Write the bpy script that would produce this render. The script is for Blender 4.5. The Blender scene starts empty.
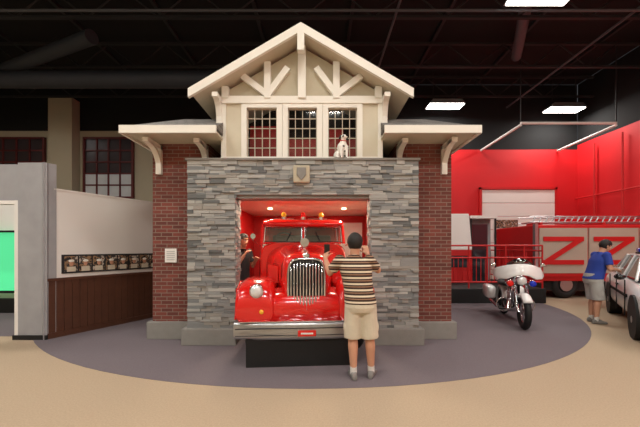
import bpy, bmesh, math, random
from mathutils import Vector, Matrix
random.seed(7)
S=bpy.context.scene
V=Vector
try:
    S.view_settings.view_transform='Standard'
    S.view_settings.look='None'
except Exception: pass

# ---------------------------------------------------------------- materials
def lin(c):
    o=[]
    for v in c:
        v/=255.0
        o.append(v/12.92 if v<=0.04045 else ((v+0.055)/1.055)**2.4)
    return (o[0],o[1],o[2],1)
def mat(name,rgb,rough=.6,metal=0,var=.12,scale=12,emis=None,es=1,bump=0,bscale=60,coat=0):
    m=bpy.data.materials.new(name); m.use_nodes=True
    nt=m.node_tree; b=nt.nodes['Principled BSDF']
    c=lin(rgb)
    tc=nt.nodes.new('ShaderNodeTexCoord')
    no=nt.nodes.new('ShaderNodeTexNoise'); no.inputs['Scale'].default_value=scale; no.inputs['Detail'].default_value=4
    nt.links.new(tc.outputs['Object'],no.inputs['Vector'])
    mx=nt.nodes.new('ShaderNodeMix'); mx.data_type='RGBA'
    mx.inputs[6].default_value=tuple(max(0,x*(1-var)) for x in c[:3])+(1,)
    mx.inputs[7].default_value=tuple(min(1,x*(1+var)) for x in c[:3])+(1,)
    nt.links.new(no.outputs['Fac'],mx.inputs[0])
    nt.links.new(mx.outputs[2],b.inputs['Base Color'])
    b.inputs['Roughness'].default_value=rough; b.inputs['Metallic'].default_value=metal
    b.inputs['Coat Weight'].default_value=coat
    if emis:
        b.inputs['Emission Color'].default_value=lin(emis); b.inputs['Emission Strength'].default_value=es
    if bump:
        n2=nt.nodes.new('ShaderNodeTexNoise'); n2.inputs['Scale'].default_value=bscale
        nt.links.new(tc.outputs['Object'],n2.inputs['Vector'])
        bp=nt.nodes.new('ShaderNodeBump'); bp.inputs['Strength'].default_value=bump; bp.inputs['Distance'].default_value=.01
        nt.links.new(n2.outputs['Fac'],bp.inputs['Height']); nt.links.new(bp.outputs['Normal'],b.inputs['Normal'])
    return m
def brickmat(name,c1,c2,mortar,w,h,ms=.008,rough=.8):
    m=bpy.data.materials.new(name); m.use_nodes=True
    nt=m.node_tree; b=nt.nodes['Principled BSDF']; N=nt.nodes.new
    tc=N('ShaderNodeTexCoord'); sp=N('ShaderNodeSeparateXYZ'); ad=N('ShaderNodeMath'); cb=N('ShaderNodeCombineXYZ')
    nt.links.new(tc.outputs['Object'],sp.inputs[0])
    nt.links.new(sp.outputs[0],ad.inputs[0]); nt.links.new(sp.outputs[1],ad.inputs[1])
    nt.links.new(ad.outputs[0],cb.inputs[0]); nt.links.new(sp.outputs[2],cb.inputs[1])
    br=N('ShaderNodeTexBrick'); nt.links.new(cb.outputs[0],br.inputs['Vector'])
    br.inputs['Scale'].default_value=1; br.inputs['Brick Width'].default_value=w; br.inputs['Row Height'].default_value=h
    br.inputs['Mortar Size'].default_value=ms; br.inputs['Color1'].default_value=lin(c1); br.inputs['Color2'].default_value=lin(c2)
    br.inputs['Mortar'].default_value=lin(mortar); br.inputs['Bias'].default_value=0
    nt.links.new(br.outputs['Color'],b.inputs['Base Color']); b.inputs['Roughness'].default_value=rough
    bp=N('ShaderNodeBump'); bp.invert=True; bp.inputs['Strength'].default_value=.6; bp.inputs['Distance'].default_value=.01
    nt.links.new(br.outputs['Fac'],bp.inputs['Height']); nt.links.new(bp.outputs['Normal'],b.inputs['Normal'])
    return m
def rampmat(name,cols,kind='island',scale=10,rough=.85,const=True):
    m=bpy.data.materials.new(name); m.use_nodes=True
    nt=m.node_tree; b=nt.nodes['Principled BSDF']; N=nt.nodes.new
    r=N('ShaderNodeValToRGB')
    if const: r.color_ramp.interpolation='CONSTANT'
    el=r.color_ramp.elements
    n=len(cols)
    while len(el)<n: el.new(.5)
    for i,(p,c) in enumerate(cols):
        el[i].position=p; el[i].color=lin(c)
    if kind=='island':
        g=N('ShaderNodeNewGeometry'); nt.links.new(g.outputs['Random Per Island'],r.inputs[0])
    else:
        tc=N('ShaderNodeTexCoord')
        if kind=='stripe':
            sp=N('ShaderNodeSeparateXYZ'); nt.links.new(tc.outputs['Object'],sp.inputs[0])
            mu=N('ShaderNodeMath'); mu.operation='MULTIPLY'; mu.inputs[1].default_value=scale
            fr=N('ShaderNodeMath'); fr.operation='FRACT'
            nt.links.new(sp.outputs[2],mu.inputs[0]); nt.links.new(mu.outputs[0],fr.inputs[0]); nt.links.new(fr.outputs[0],r.inputs[0])
        elif kind=='voronoi':
            v=N('ShaderNodeTexVoronoi'); v.inputs['Scale'].default_value=scale
            nt.links.new(tc.outputs['Object'],v.inputs['Vector']); nt.links.new(v.outputs['Distance'],r.inputs[0])
        else:
            v=N('ShaderNodeTexNoise'); v.inputs['Scale'].default_value=scale; v.inputs['Detail'].default_value=5
            nt.links.new(tc.outputs['Object'],v.inputs['Vector']); nt.links.new(v.outputs['Fac'],r.inputs[0])
    nt.links.new(r.outputs[0],b.inputs['Base Color']); b.inputs['Roughness'].default_value=rough
    return m
def glassmat(name,tint=(200,210,215),gl=.12):
    m=bpy.data.materials.new(name); m.use_nodes=True
    nt=m.node_tree; N=nt.nodes.new; out=nt.nodes['Material Output']
    t=N('ShaderNodeBsdfTransparent'); t.inputs[0].default_value=lin(tint)
    g=N('ShaderNodeBsdfGlossy'); g.inputs['Roughness'].default_value=.05
    x=N('ShaderNodeMixShader'); x.inputs[0].default_value=gl
    nt.links.new(t.outputs[0],x.inputs[1]); nt.links.new(g.outputs[0],x.inputs[2]); nt.links.new(x.outputs[0],out.inputs[0])
    return m

M=dict(
 tan=mat('carpet_tan',(178,157,132),.95,var=.2,scale=60,bump=.4,bscale=200),
 mauve=mat('carpet_mauve',(112,102,107),.95,var=.2,scale=60,bump=.4,bscale=200),
 black=mat('black_ceiling',(13,14,16),.9,var=.2,scale=2),
 steel=mat('dark_steel',(36,36,39),.7,var=.15,scale=4),
 duct=mat('duct_grey',(46,50,58),.6,.1,var=.15,scale=3),
 ductl=mat('duct_light',(84,86,92),.6,.1,var=.15,scale=3),
 beige=mat('wall_beige',(178,168,146),.85,var=.08,scale=1.2,bump=.1),
 redwall=mat('wall_red',(206,20,28),.6,var=.1,scale=1),
 cream=mat('trim_cream',(236,232,222),.6,var=.03,scale=6),
 stucco=mat('stucco_beige',(186,176,154),.85,var=.06,scale=14,bump=.3,bscale=90),
 siding=mat('siding_beige',(210,201,180),.75,var=.05,scale=6),
 concrete=mat('concrete_base',(138,135,130),.85,var=.12,scale=9,bump=.3),
 white=mat('paint_white',(232,229,225),.7,var=.03,scale=2),
 drywall=mat('panel_grey',(156,156,160),.8,var=.2,scale=3),
 wood=mat('wood_brown',(84,50,34),.5,var=.3,scale=7),
 muntin=mat('muntin_darkred',(92,26,26),.5,var=.1),
 muntind=mat('muntin_cream',(190,178,160),.5,var=.1),
 red=mat('paint_red',(212,24,20),.2,var=.05,scale=2,coat=.6),
 redflat=mat('paint_red_flat',(196,24,26),.5,var=.08,scale=4),
 chrome=mat('chrome',(215,218,222),.12,1,var=.04),
 alu=mat('aluminium',(180,182,185),.35,.9,var=.06),
 dark=mat('black_rubber',(16,16,17),.7,var=.2),
 gloss=mat('gloss_black',(12,12,14),.15,var=.1,coat=.5),
 glassd=mat('dark_glass',(40,44,50),.08,0,var=.2,scale=3,coat=.6),
 amber=mat('amber_lens',(214,150,40),.25,var=.1,emis=(214,150,40),es=.3),
 redlens=mat('red_lens',(200,20,16),.2,var=.1,emis=(200,20,16),es=.2),
 bluelens=mat('blue_lens',(24,50,190),.2,var=.1),
 carwhite=mat('car_white',(236,236,236),.25,var=.02,coat=.5),
 lens=mat('headlamp_lens',(225,228,230),.08,.2,var=.04,coat=.6),
 skin=mat('skin',(200,148,120),.55,var=.07,scale=25),
 hair=mat('hair_dark',(24,18,15),.6,var=.3,scale=60,bump=.6,bscale=120),
 eye=mat('eye_white',(235,232,228),.3,var=.02), iris=mat('iris',(50,32,20),.3), lip=mat('lip',(160,88,78),.5),
 khaki=mat('khaki_cloth',(206,196,176),.9,var=.1,scale=14,bump=.4,bscale=40),
 greyshort=mat('grey_cloth',(178,176,172),.9,var=.1,scale=14,bump=.4,bscale=40),
 blueshirt=mat('blue_cloth',(40,66,156),.85,var=.12,scale=10,bump=.3,bscale=40),
 darkshirt=mat('dark_cloth',(34,32,36),.85,var=.2,scale=10,bump=.3,bscale=40),
 shoe=mat('shoe_grey',(130,127,124),.7,var=.15), sock=mat('sock_white',(215,212,208),.9),
 tanpanel=mat('panel_tan',(176,164,150),.6,var=.06,scale=3),
 shirt=rampmat('striped_cloth',[(0,(222,208,184)),(.30,(62,40,34)),(.62,(150,116,92)),(.78,(62,40,34))],'stripe',14,.9),
 stone=rampmat('ledgestone',[(0,(142,142,140)),(.18,(160,159,155)),(.36,(120,122,122)),(.52,(148,144,137)),(.68,(172,170,165)),(.82,(132,133,133)),(.94,(100,102,102))],'island'),
 brick=brickmat('brick_red',(128,64,54),(98,50,43),(134,118,108),.2,.066,.006),
 shingle=brickmat('shingle_grey',(134,129,124),(106,102,99),(70,68,68),.16,.07,.005),
 spots=rampmat('dalmatian_coat',[(0,(20,18,18)),(.26,(240,236,230))],'voronoi',11,.6),
 green=mat('green_screen',(70,225,150),.6,var=.04,scale=2,emis=(110,255,180),es=.45),
 photo=rampmat('portrait_photo',[(0,(40,36,34)),(.42,(150,120,90)),(.5,(60,56,56)),(.58,(190,180,165)),(.66,(120,60,40))],'noise',9,.5),
 glass=glassmat('window_glass',(225,228,228),.03), tintglass=glassmat('windshield_glass',(150,160,165),.2),
 lamp=mat('lamp_panel',(255,250,240),.5,var=.01,emis=(255,250,240),es=14),
 can=mat('can_bulb',(255,235,200),.5,var=.01,emis=(255,220,170),es=8),
 windark=mat('window_dark',(52,44,48),.3,var=.3,scale=1.5), winlight=mat('window_lit',(170,168,166),.4,var=.2,scale=1.5,emis=(150,150,150),es=.2),
)

# ---------------------------------------------------------------- helpers
def link(name,me,m=None,parent=None,smooth=False):
    o=bpy.data.objects.new(name,me); S.collection.objects.link(o)
    if m is not None: me.materials.append(m)
    if parent is not None: o.parent=parent
    if smooth:
        for p in me.polygons: p.use_smooth=True
    return o
def fin(name,bm,m,parent=None,smooth=False,bevel=0,auto=False):
    bmesh.ops.recalc_face_normals(bm,faces=bm.faces[:])
    me=bpy.data.meshes.new(name); bm.to_mesh(me); bm.free()
    o=link(name,me,m,parent,smooth)
    if bevel:
        b=o.modifiers.new('bevel','BEVEL'); b.width=bevel; b.segments=2; b.limit_method='ANGLE'
    if auto:
        for p in me.polygons: p.use_smooth=True
        e=o.modifiers.new('es','EDGE_SPLIT'); e.split_angle=math.radians(40)
    return o
def empty(name,loc=(0,0,0),rz=0):
    o=bpy.data.objects.new(name,None); S.collection.objects.link(o)
    o.location=loc; o.rotation_euler=(0,0,rz); o.empty_display_size=.1
    return o
def addbox(bm,x0,x1,y0,y1,z0,z1):
    c=V(((x0+x1)/2,(y0+y1)/2,(z0+z1)/2))
    bmesh.ops.create_cube(bm,size=1,matrix=Matrix.Translation(c)@Matrix.Diagonal((abs(x1-x0),abs(y1-y0),abs(z1-z0),1)))
def box(name,x0,x1,y0,y1,z0,z1,m,parent=None,bevel=0):
    bm=bmesh.new(); addbox(bm,x0,x1,y0,y1,z0,z1); return fin(name,bm,m,parent,bevel=bevel)
def boxes(name,lst,m,parent=None,bevel=0):
    bm=bmesh.new()
    for b in lst: addbox(bm,*b)
    return fin(name,bm,m,parent,bevel=bevel)
def addcyl(bm,p0,p1,r0,r1=None,seg=16):
    p0=V(p0);p1=V(p1);d=p1-p0
    if r1 is None:r1=r0
    mt=Matrix.Translation((p0+p1)/2)@d.to_track_quat('Z','Y').to_matrix().to_4x4()
    bmesh.ops.create_cone(bm,cap_ends=True,segments=seg,radius1=r0,radius2=r1,depth=d.length,matrix=mt)
def cyl(name,p0,p1,r,m,parent=None,r1=None,seg=24):
    bm=bmesh.new(); addcyl(bm,p0,p1,r,r1,seg); return fin(name,bm,m,parent,auto=True)
def rods(name,lst,r,m,parent=None,seg=8):
    bm=bmesh.new()
    for pts in lst:
        for a,b in zip(pts[:-1],pts[1:]): addcyl(bm,a,b,r,None,seg)
        for p in pts[1:-1]: ell(bm,p,(r,r,r),seg=8,rings=6)
    return fin(name,bm,m,parent,auto=True)
def ell(bm,c,r,rot=None,seg=18,rings=12):
    mt=Matrix.Translation(V(c))
    if rot is not None: mt=mt@rot
    bmesh.ops.create_uvsphere(bm,u_segments=seg,v_segments=rings,radius=1,matrix=mt@Matrix.Diagonal((r[0],r[1],r[2],1)))
def cap(bm,p0,r0,p1,r1,e0=True,e1=True,seg=18):
    addcyl(bm,p0,p1,r0,r1,seg)
    if e0: ell(bm,p0,(r0,)*3,seg=14,rings=10)
    if e1: ell(bm,p1,(r1,)*3,seg=14,rings=10)
def ring(c,u,v,n=24,p=2.0):
    out=[];c=V(c);u=V(u);v=V(v)
    for i in range(n):
        a=2*math.pi*i/n; ca,sa=math.cos(a),math.sin(a)
        out.append(c+u*(math.copysign(abs(ca)**(2/p),ca))+v*(math.copysign(abs(sa)**(2/p),sa)))
    return out
def loft(bm,rings,closed=False):
    R=[[bm.verts.new(p) for p in r] for r in rings]
    n=len(R[0]); k=len(R)
    for j in range(k if closed else k-1):
        a=R[j];b=R[(j+1)%k]
        for i in range(n): bm.faces.new((a[i],a[(i+1)%n],b[(i+1)%n],b[i]))
    if not closed:
        bm.faces.new(R[0]); bm.faces.new(R[-1][::-1])
def torus(bm,c,axis,Rr,r,n=36,k=12):
    c=V(c);ax=V(axis).normalized(); u=ax.orthogonal().normalized(); v=ax.cross(u)
    rs=[]
    for i in range(n):
        a=2*math.pi*i/n; d=u*math.cos(a)+v*math.sin(a)
        rs.append(ring(c+d*Rr,d*r,ax*r,k))
    loft(bm,rs,True)
def prism(name,pts,axis,a,b,m,parent=None,bevel=0):
    def P(p,t): return V((p[0],t,p[1])) if axis=='y' else (V((t,p[0],p[1])) if axis=='x' else V((p[0],p[1],t)))
    bm=bmesh.new(); loft(bm,[[P(p,a) for p in pts],[P(p,b) for p in pts]])
    return fin(name,bm,m,parent,bevel=bevel)
def remesh(name,bm,vox,m,parent,it=3):
    bmesh.ops.recalc_face_normals(bm,faces=bm.faces[:])
    me=bpy.data.meshes.new(name); bm.to_mesh(me); bm.free()
    o=link(name,me,m,parent)
    r=o.modifiers.new('r','REMESH'); r.mode='VOXEL'; r.voxel_size=vox; r.use_smooth_shade=True
    s=o.modifiers.new('s','SMOOTH'); s.iterations=it; s.factor=.5
    return o
def beam(bm,p0,p1,w,y0,y1):
    a=V((p0[0],p0[1]));b=V((p1[0],p1[1]));d=(b-a).normalized();n=V((-d.y,d.x))*w/2
    q=[a+n,b+n,b-n,a-n]
    loft(bm,[[V((p.x,y0,p.y)) for p in q],[V((p.x,y1,p.y)) for p in q]])

# ---------------------------------------------------------------- room shell
XL,XR,YB,YF,ZC=-17,11.7,15,-5,9
fl=empty('floor')
box('slab_carpet',XL,XR,YF,YB,-.1,0,M['tan'],fl)
pts=[]
for i in range(61):
    a=math.pi+math.pi*i/60
    pts.append((-.15+6.5*math.cos(a),9.8+6.1*math.sin(a)))
pts+= [(6.35,14.8),(-6.65,14.8)]
prism('carpet_inlay',pts,'z',.0005,.004,M['mauve'],fl)
box('ceiling',XL,XR,YF,YB,ZC,ZC+.1,M['black'])
wb=empty('wall_back')
box('beige',XL,-1,YB,YB+.15,0,6.9,M['beige'],wb)
box('red',-1,XR,YB,YB+.15,0,6.05,M['redwall'],wb)
box('dark_upper_l',XL,-1,YB+.02,YB+.15,6.9,ZC,M['black'],wb)
box('dark_upper_r',-1,XR,YB+.02,YB+.15,6.05,ZC,M['black'],wb)
wr=empty('wall_right')
box('red',XR,XR+.15,YF,YB,0,6.25,M['redwall'],wr)
box('dark_upper',XR+.02,XR+.15,YF,YB,6.25,ZC,M['black'],wr)
box('wall_left',XL-.15,XL,YF,YB,0,ZC,M['beige'])
box('wall_front',XL,XR,YF-.15,YF,0,ZC,M['beige'])
box('trim_column',-11.95,-10.9,14.5,14.98,0,8.2,M['beige'])
boxes('baseboard_back',[(-1,7.2,14.94,14.99,0,.15),(10.7,11.69,14.94,14.99,0,.15)],M['dark'])
def bigwin(name,x0,x1,z0,z1,lit):
    g=empty(name)
    box('pane_dark',x0,x1,14.92,14.96,z0+(z1-z0)*lit,z1,M['windark'],g)
    if lit>0: box('pane_lit',x0,x1,14.92,14.96,z0,z0+(z1-z0)*lit,M['winlight'],g)
    L=[(x0-.08,x0,14.84,14.98,z0-.08,z1+.08),(x1,x1+.08,14.84,14.98,z0-.08,z1+.08),(x0,x1,14.84,14.98,z1,z1+.08),(x0,x1,14.84,14.98,z0-.08,z0)]
    n=4
    for i in range(1,n): 
        x=x0+(x1-x0)*i/n; L.append((x-.03,x+.03,14.87,14.93,z0,z1))
    for i in range(1,5):
        z=z0+(z1-z0)*i/5; L.append((x0,x1,14.87,14.93,z-.03,z+.03))
    boxes('frame',L,M['muntin'],g)
bigwin('window_1',-10.6,-8.5,3.9,6.5,.4)
bigwin('window_2',-14.9,-12.5,3.9,6.5,.0)
g=empty('door_1')
L=[(7.3,10.6,14.9,14.96,.02+i*.6,.6+i*.6) for i in range(7)]
boxes('panels',L,M['white'],g,bevel=.01)
boxes('frame',[(7.2,7.3,14.86,14.98,0,4.32),(10.6,10.7,14.86,14.98,0,4.32),(7.2,10.7,14.86,14.98,4.22,4.32)],M['redflat'],g)
rods('door_track_rail',[[(7.3,14.95,6.0),(7.3,12,6.05)],[(10.77,14.95,5.98),(10.77,12.0,6.05)],[(7.3,12,6.12),(10.77,12,6.12)]],.05,M['white'])
rods('door_track_hanger',[[(10.77,12,6.17),(10.77,12,8.98)],[(7.3,12,6.17),(7.3,12,8.98)]],.02,M['steel'])
def truss(y):
    bm=bmesh.new()
    addbox(bm,XL+.1,XR-.1,y-.05,y+.05,8.78,8.86); addbox(bm,XL+.1,XR-.1,y-.05,y+.05,7.97,8.04)
    x=XL+.5; up=False
    while x<XR-1.2:
        addcyl(bm,(x,y,8.8 if up else 8.0),(x+1,y,8.0 if up else 8.8),.025,None,6); x+=1; up=not up
    return fin('roof_truss',bm,M['steel'])
for y in (2.5,6,9.2,11.7,14): truss(y)
bm=bmesh.new()
for x in (-14,-11,-8,-5,-2,1,4,7,10): addbox(bm,x-.05,x+.05,YF+.2,YB-.2,8.89,8.99)
fin('ceiling_joist',bm,M['steel'])
cyl('ventilation_duct',(-16.5,11,7.2),(-2.5,11,7.2),.28,M['duct'])
cyl('ventilation_duct.001',(3.2,4,8.3),(6.9,11.6,8.3),.16,M['ductl'])
cyl('ventilation_duct.002',(-15.5,13.2,7.6),(-6.5,9.4,7.6),.2,M['duct'])
rods('sprinkler_pipe',[[(-16,8.5,7.7),(11,8.5,7.7)],[(2,5,7.75),(2,14.5,7.75)],[(8.2,5,7.75),(8.2,14.5,7.75)]],.035,M['ductl'])

def lamp(x,y,z,power,w=1.5,d=.6,n=[0]):
    g=empty('ceiling_light' if n[0]==0 else 'ceiling_light.%03d'%n[0],(x,y,z)); n[0]+=1
    prism('housing',[(-w/2,0),(w/2,0),(w/2-.15,.18),(-w/2+.15,.18)],'y',-d/2,d/2,M['alu'],g)
    box('tube_panel',-w/2+.04,w/2-.04,-d/2+.04,d/2-.04,-.03,0.001,M['lamp'],g)
    rods('hanger',[[(-w/3,0,.18),(-w/3,0,ZC-z)],[(w/3,0,.18),(w/3,0,ZC-z)]],.012,M['steel'],g)
    l=bpy.data.lights.new('bulb','AREA'); l.shape='RECTANGLE'; l.size=w-.1; l.size_y=d-.1
    l.energy=power; l.color=(1,.95,.88)
    o=bpy.data.objects.new('bulb',l); S.collection.objects.link(o); o.parent=g; o.location=(0,0,-.04)
lamp(5.3,14,7.6,130); lamp(10.35,14,7.45,130); lamp(5.3,7.9,7.6,90)
for x in (-9,-4.4,.2,5.0,9.5):
    lamp(x,-2.5,7.4,195); lamp(x,2.3,7.4,75)  # added fixtures, out of view, to light the facade and floor
lamp(-5.2,6.6,7.4,90);lamp(10,7,7.4,90);lamp(-10,6.6,7.4,110);lamp(-13.2,11.0,7.4,420)  # more added off-view fixtures; the last brightens the left back wall

# ---------------------------------------------------------------- firehouse
F=empty('firehouse_facade')
cx=-.305
boxes('portal_core',[(-2.16,-1.41,5.44,5.74,0,2.98),(.85,1.60,5.44,5.74,0,2.98),(-1.41,.85,5.44,5.74,2.45,2.98)],M['concrete'],F)
bm=bmesh.new()
z=.27
def stonerow(x0,x1,z,h):
    x=x0
    while x<x1-.001:
        w=random.uniform(.1,.32)
        if x1-(x+w)<.08: w=x1-x
        d=random.uniform(.0,.035)
        addbox(bm,x+.002,x+w-.002,5.40-d+.03,5.46,z+.0015,z+h-.0015)
        x+=w
def stonereveal(xf,sgn,z,h):
    y=5.415
    while y<5.735:
        w=random.uniform(.1,.22)
        if 5.735-(y+w)<.06:w=5.735-y
        d=random.uniform(0,.025)
        addbox(bm,xf,xf+sgn*(.02+d),y+.003,y+w-.003,z+.002,z+h-.002); y+=w
while z<3.0:
    h=random.choice((.03,.035,.045,.05,.06))
    if z+h>3.0: h=3.02-z
    if z+h<2.45 or z<2.43 and z+h<2.47:
        stonerow(-2.18,-1.39,z,h); stonerow(.83,1.62,z,h)
        stonereveal(-1.41,1,z,h); stonereveal(.85,-1,z,h)
    else: stonerow(-2.18,1.62,z,h)
    z+=h
fin('ledgestone',bm,M['stone'],F)
box('portal_cap',-2.2,1.64,5.38,5.76,3.02,3.05,M['concrete'],F)
boxes('portal_base',[(-2.25,-1.36,5.33,5.76,.0,.27),(.80,1.69,5.33,5.76,0,.27)],M['concrete'],F,bevel=.012)
box('crest_plaque',cx-.13,cx+.14,5.33,5.40,2.64,2.92,M['stucco'],F,bevel=.02)
prism('crest_shield',[(cx-.07,2.88),(cx+.08,2.88),(cx+.08,2.76),(cx+.005,2.67),(cx-.07,2.76)],'y',5.31,5.335,M['concrete'],F,bevel=.008)
box('lintel',-1.41,.85,5.46,5.76,2.40,2.455,M['concrete'],F)
boxes('brick_wings',[(-2.93,-1.95,5.78,9.6,.3,3.42),(1.34,2.30,5.78,9.6,.3,3.42)],M['brick'],F)
boxes('brick_wing_base',[(-3.0,-1.93,5.70,9.65,0,.3),(1.32,2.37,5.70,9.65,0,.3)],M['concrete'],F,bevel=.012)
boxes('bay_lining',[(-1.94,-1.90,5.78,9.6,0,2.55),(1.28,1.33,5.78,9.6,0,2.55)],M['redflat'],F)
box('bay_back_wall',-1.9,1.28,9.5,9.6,0,2.5,M['redflat'],F)
boxes('bay_ceiling',[(-1.94,1.33,5.75,9.6,2.5,2.58)],M['siding'],F)
boxes('bay_white_panels',[(.45,1.2,9.4,9.49,1.2,2.3),(-1.35,-.75,9.4,9.49,1.6,2.42),(1.24,1.275,6.3,7.8,1.0,2.1),(-.35,.2,9.4,9.49,2.1,2.42)],M['white'],F)
bm=bmesh.new()
for x in (-1.15,.55):
    addcyl(bm,(x,6.15,2.47),(x,6.15,2.5),.05); addcyl(bm,(x,7.6,2.47),(x,7.6,2.5),.05)
fin('downlights',bm,M['can'],F)
for x in (-1.15,.55):
  for y in (6.15,7.6):
    l=bpy.data.lights.new('downlight','AREA'); l.size=.1; l.energy=22; l.color=(1,.82,.6)
    o=bpy.data.objects.new('downlight_bulb',l); S.collection.objects.link(o); o.location=(x,y,2.46); o.parent=F
W0,W1=-1.66,1.05
boxes('upper_siding',[(W0,-1.239,5.6,5.7,3.05,4.14),(.628,W1,5.6,5.7,3.05,4.14),(-1.239,.628,5.6,5.7,3.99,4.14),(-1.239,.628,5.6,5.7,3.05,3.12),(-.730,-.543,5.6,5.7,3.12,3.99),(-.051,.136,5.6,5.7,3.12,3.99),
   (W0,W0+.1,5.7,9.6,3.05,4.6),(W1-.1,W1,5.7,9.6,3.05,4.6),(W0,W1,9.5,9.6,3.05,4.6)],M['siding'],F)
T=[(W0-.01,W1+.01,5.55,5.61,4.02,4.14),(W0-.01,W1+.01,5.56,5.61,3.05,3.12)]
for a,b in ((-1.239,-.730),(-.543,-.051),(.136,.628)):
    T+=[(a-.09,a,5.565,5.66,3.09,4.02),(b,b+.09,5.565,5.66,3.09,4.02),(a,b,5.565,5.66,3.95,4.02)]
T+=[(W0-.01,W0+.07,5.57,5.61,3.05,4.02),(W1-.07,W1+.01,5.57,5.61,3.05,4.02)]
boxes('window_trim',T,M['cream'],F)
L=[]
for a,b in ((-1.239,-.730),(-.543,-.051),(.136,.628)):
    z0,z1=3.12,3.95
    L+=[(a,a+.016,5.62,5.65,z0,z1),(b-.016,b,5.62,5.65,z0,z1),(a,b,5.62,5.65,z0,z0+.016),(a,b,5.62,5.65,z1-.016,z1)]
    for i in range(1,4): x=a+(b-a)*i/4; L.append((x-.006,x+.006,5.625,5.645,z0,z1))
    for i in range(1,5): zz=z0+(z1-z0)*i/5; L.append((a,b,5.625,5.645,zz-.006,zz+.006))
boxes('window_muntins',L,M['muntind'],F)
boxes('window_panes',[(a,b,5.652,5.656,3.12,3.95) for a,b in ((-1.239,-.730),(-.543,-.051),(.136,.628))],M['glass'],F)
boxes('loft_red_wall',[(W0+.1,W1-.1,7.2,7.3,3.05,3.95),(-1.5,-.9,7.1,7.19,3.05,4.2),(.2,.5,7.1,7.19,3.05,4.15)],M['redflat'],F)
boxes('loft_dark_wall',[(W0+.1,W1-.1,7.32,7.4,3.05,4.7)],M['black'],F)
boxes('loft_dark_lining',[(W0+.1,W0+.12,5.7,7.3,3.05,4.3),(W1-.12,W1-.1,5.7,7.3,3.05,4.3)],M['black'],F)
box('loft_floor',W0,W1,5.7,9.6,2.98,3.05,M['wood'],F)
l=bpy.data.lights.new('loft','AREA'); l.shape='RECTANGLE'; l.size=2.2; l.size_y=.15; l.energy=14; l.color=(1,.85,.7)
o=bpy.data.objects.new('loft_fill_light',l); S.collection.objects.link(o); o.location=(cx,5.95,4.05); o.rotation_euler=(math.radians(50),0,0); o.parent=F  # added light, brightens the red loft wall behind the windows
box('loft_fill_batten',cx-1.1,cx+1.1,5.87,6.0,4.08,4.14,M['alu'],F)  # made-up housing for the added loft light
sl=.586; pk=5.16; hw=1.775
prism('gable_wall',[(W0,4.14),(W1,4.14),(W1,pk-.16-sl*(W1-cx)),(cx,pk-.16),(W0,pk-.16-sl*(cx-W0))],'y',5.62,5.7,M['stucco'],F)
for s,nm in ((-1,'l'),(1,'r')):
    a=[(cx,pk),(cx+s*hw,pk-sl*hw),(cx+s*hw,pk-sl*hw-.05),(cx,pk-.05)]
    prism('roof_slab_'+nm,a,'y',5.28,9.8,M['shingle'],F)
    a=[(cx,pk-.05),(cx+s*(hw-.02),pk-.05-sl*(hw-.02)),(cx+s*(hw-.02),pk-.09-sl*(hw-.02)),(cx,pk-.09)]
    prism('gable_soffit_'+nm,a,'y',5.3,9.7,M['siding'],F)
    a=[(cx,pk+.01),(cx+s*(hw+.02),pk+.01-sl*(hw+.02)),(cx+s*(hw+.02),pk-.13-sl*(hw+.02)),(cx,pk-.13)]
    prism('rake_board_'+nm,a,'y',5.24,5.30,M['cream'],F)
bm=bmesh.new()
y0,y1=5.53,5.63
und=lambda x: pk-.11-sl*abs(x-cx)
beam(bm,(cx,4.1),(cx,4.98),.13,y0-.01,y1)
for s in (-1,1):
    xa=cx+s*.58
    beam(bm,(xa,4.1),(xa,und(xa)),.11,y0,y1)
    beam(bm,(xa,4.16),(xa+s*.42,und(xa+s*.42)+.02),.10,y0+.01,y1)
    beam(bm,(xa,4.16),(xa-s*.34,4.62),.10,y0+.01,y1)
    xb=cx+s*1.29
    beam(bm,(xb,4.1),(xb,und(xb)),.11,y0,y1)
fin('gable_timbers',bm,M['cream'],F)
bm=bmesh.new(); beam(bm,(cx,4.72),(cx,5.08),.11,5.22,5.34); fin('gable_pendant',bm,M['cream'],F)
def bracket(x,yw,z,reach,drop,w=.09):
    bm=bmesh.new()
    addbox(bm,x-w/2,x+w/2,yw-.07,yw,z-drop,z)
    addbox(bm,x-w/2,x+w/2,yw-reach,yw,z-.07,z)
    P=[]
    for i in range(9):
        t=i/8; a=t*math.pi/2
        P.append((yw-.03-(reach-.08)*(1-math.cos(a)), z-drop+.04+(drop-.08)*math.sin(a)))
    for (ya,za),(yb,zb) in zip(P[:-1],P[1:]):
        loft(bm,[[V((x-w/2,ya,za-.03)),V((x+w/2,ya,za-.03)),V((x+w/2,ya,za+.03)),V((x-w/2,ya,za+.03))],[V((x-w/2,yb,zb-.03)),V((x+w/2,yb,zb-.03)),V((x+w/2,yb,zb+.03)),V((x-w/2,yb,zb+.03))]])
    fin('bracket',bm,M['cream'],F)
for x in (-2.80,2.16): bracket(x,5.78,3.36,.5,.50)
for x in (-2.0,1.38): bracket(x,5.78,3.36,.45,.3)
for x in (W0-.04,W1+.04):
    bracket(x,5.62,4.10,.3,.62)
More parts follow.
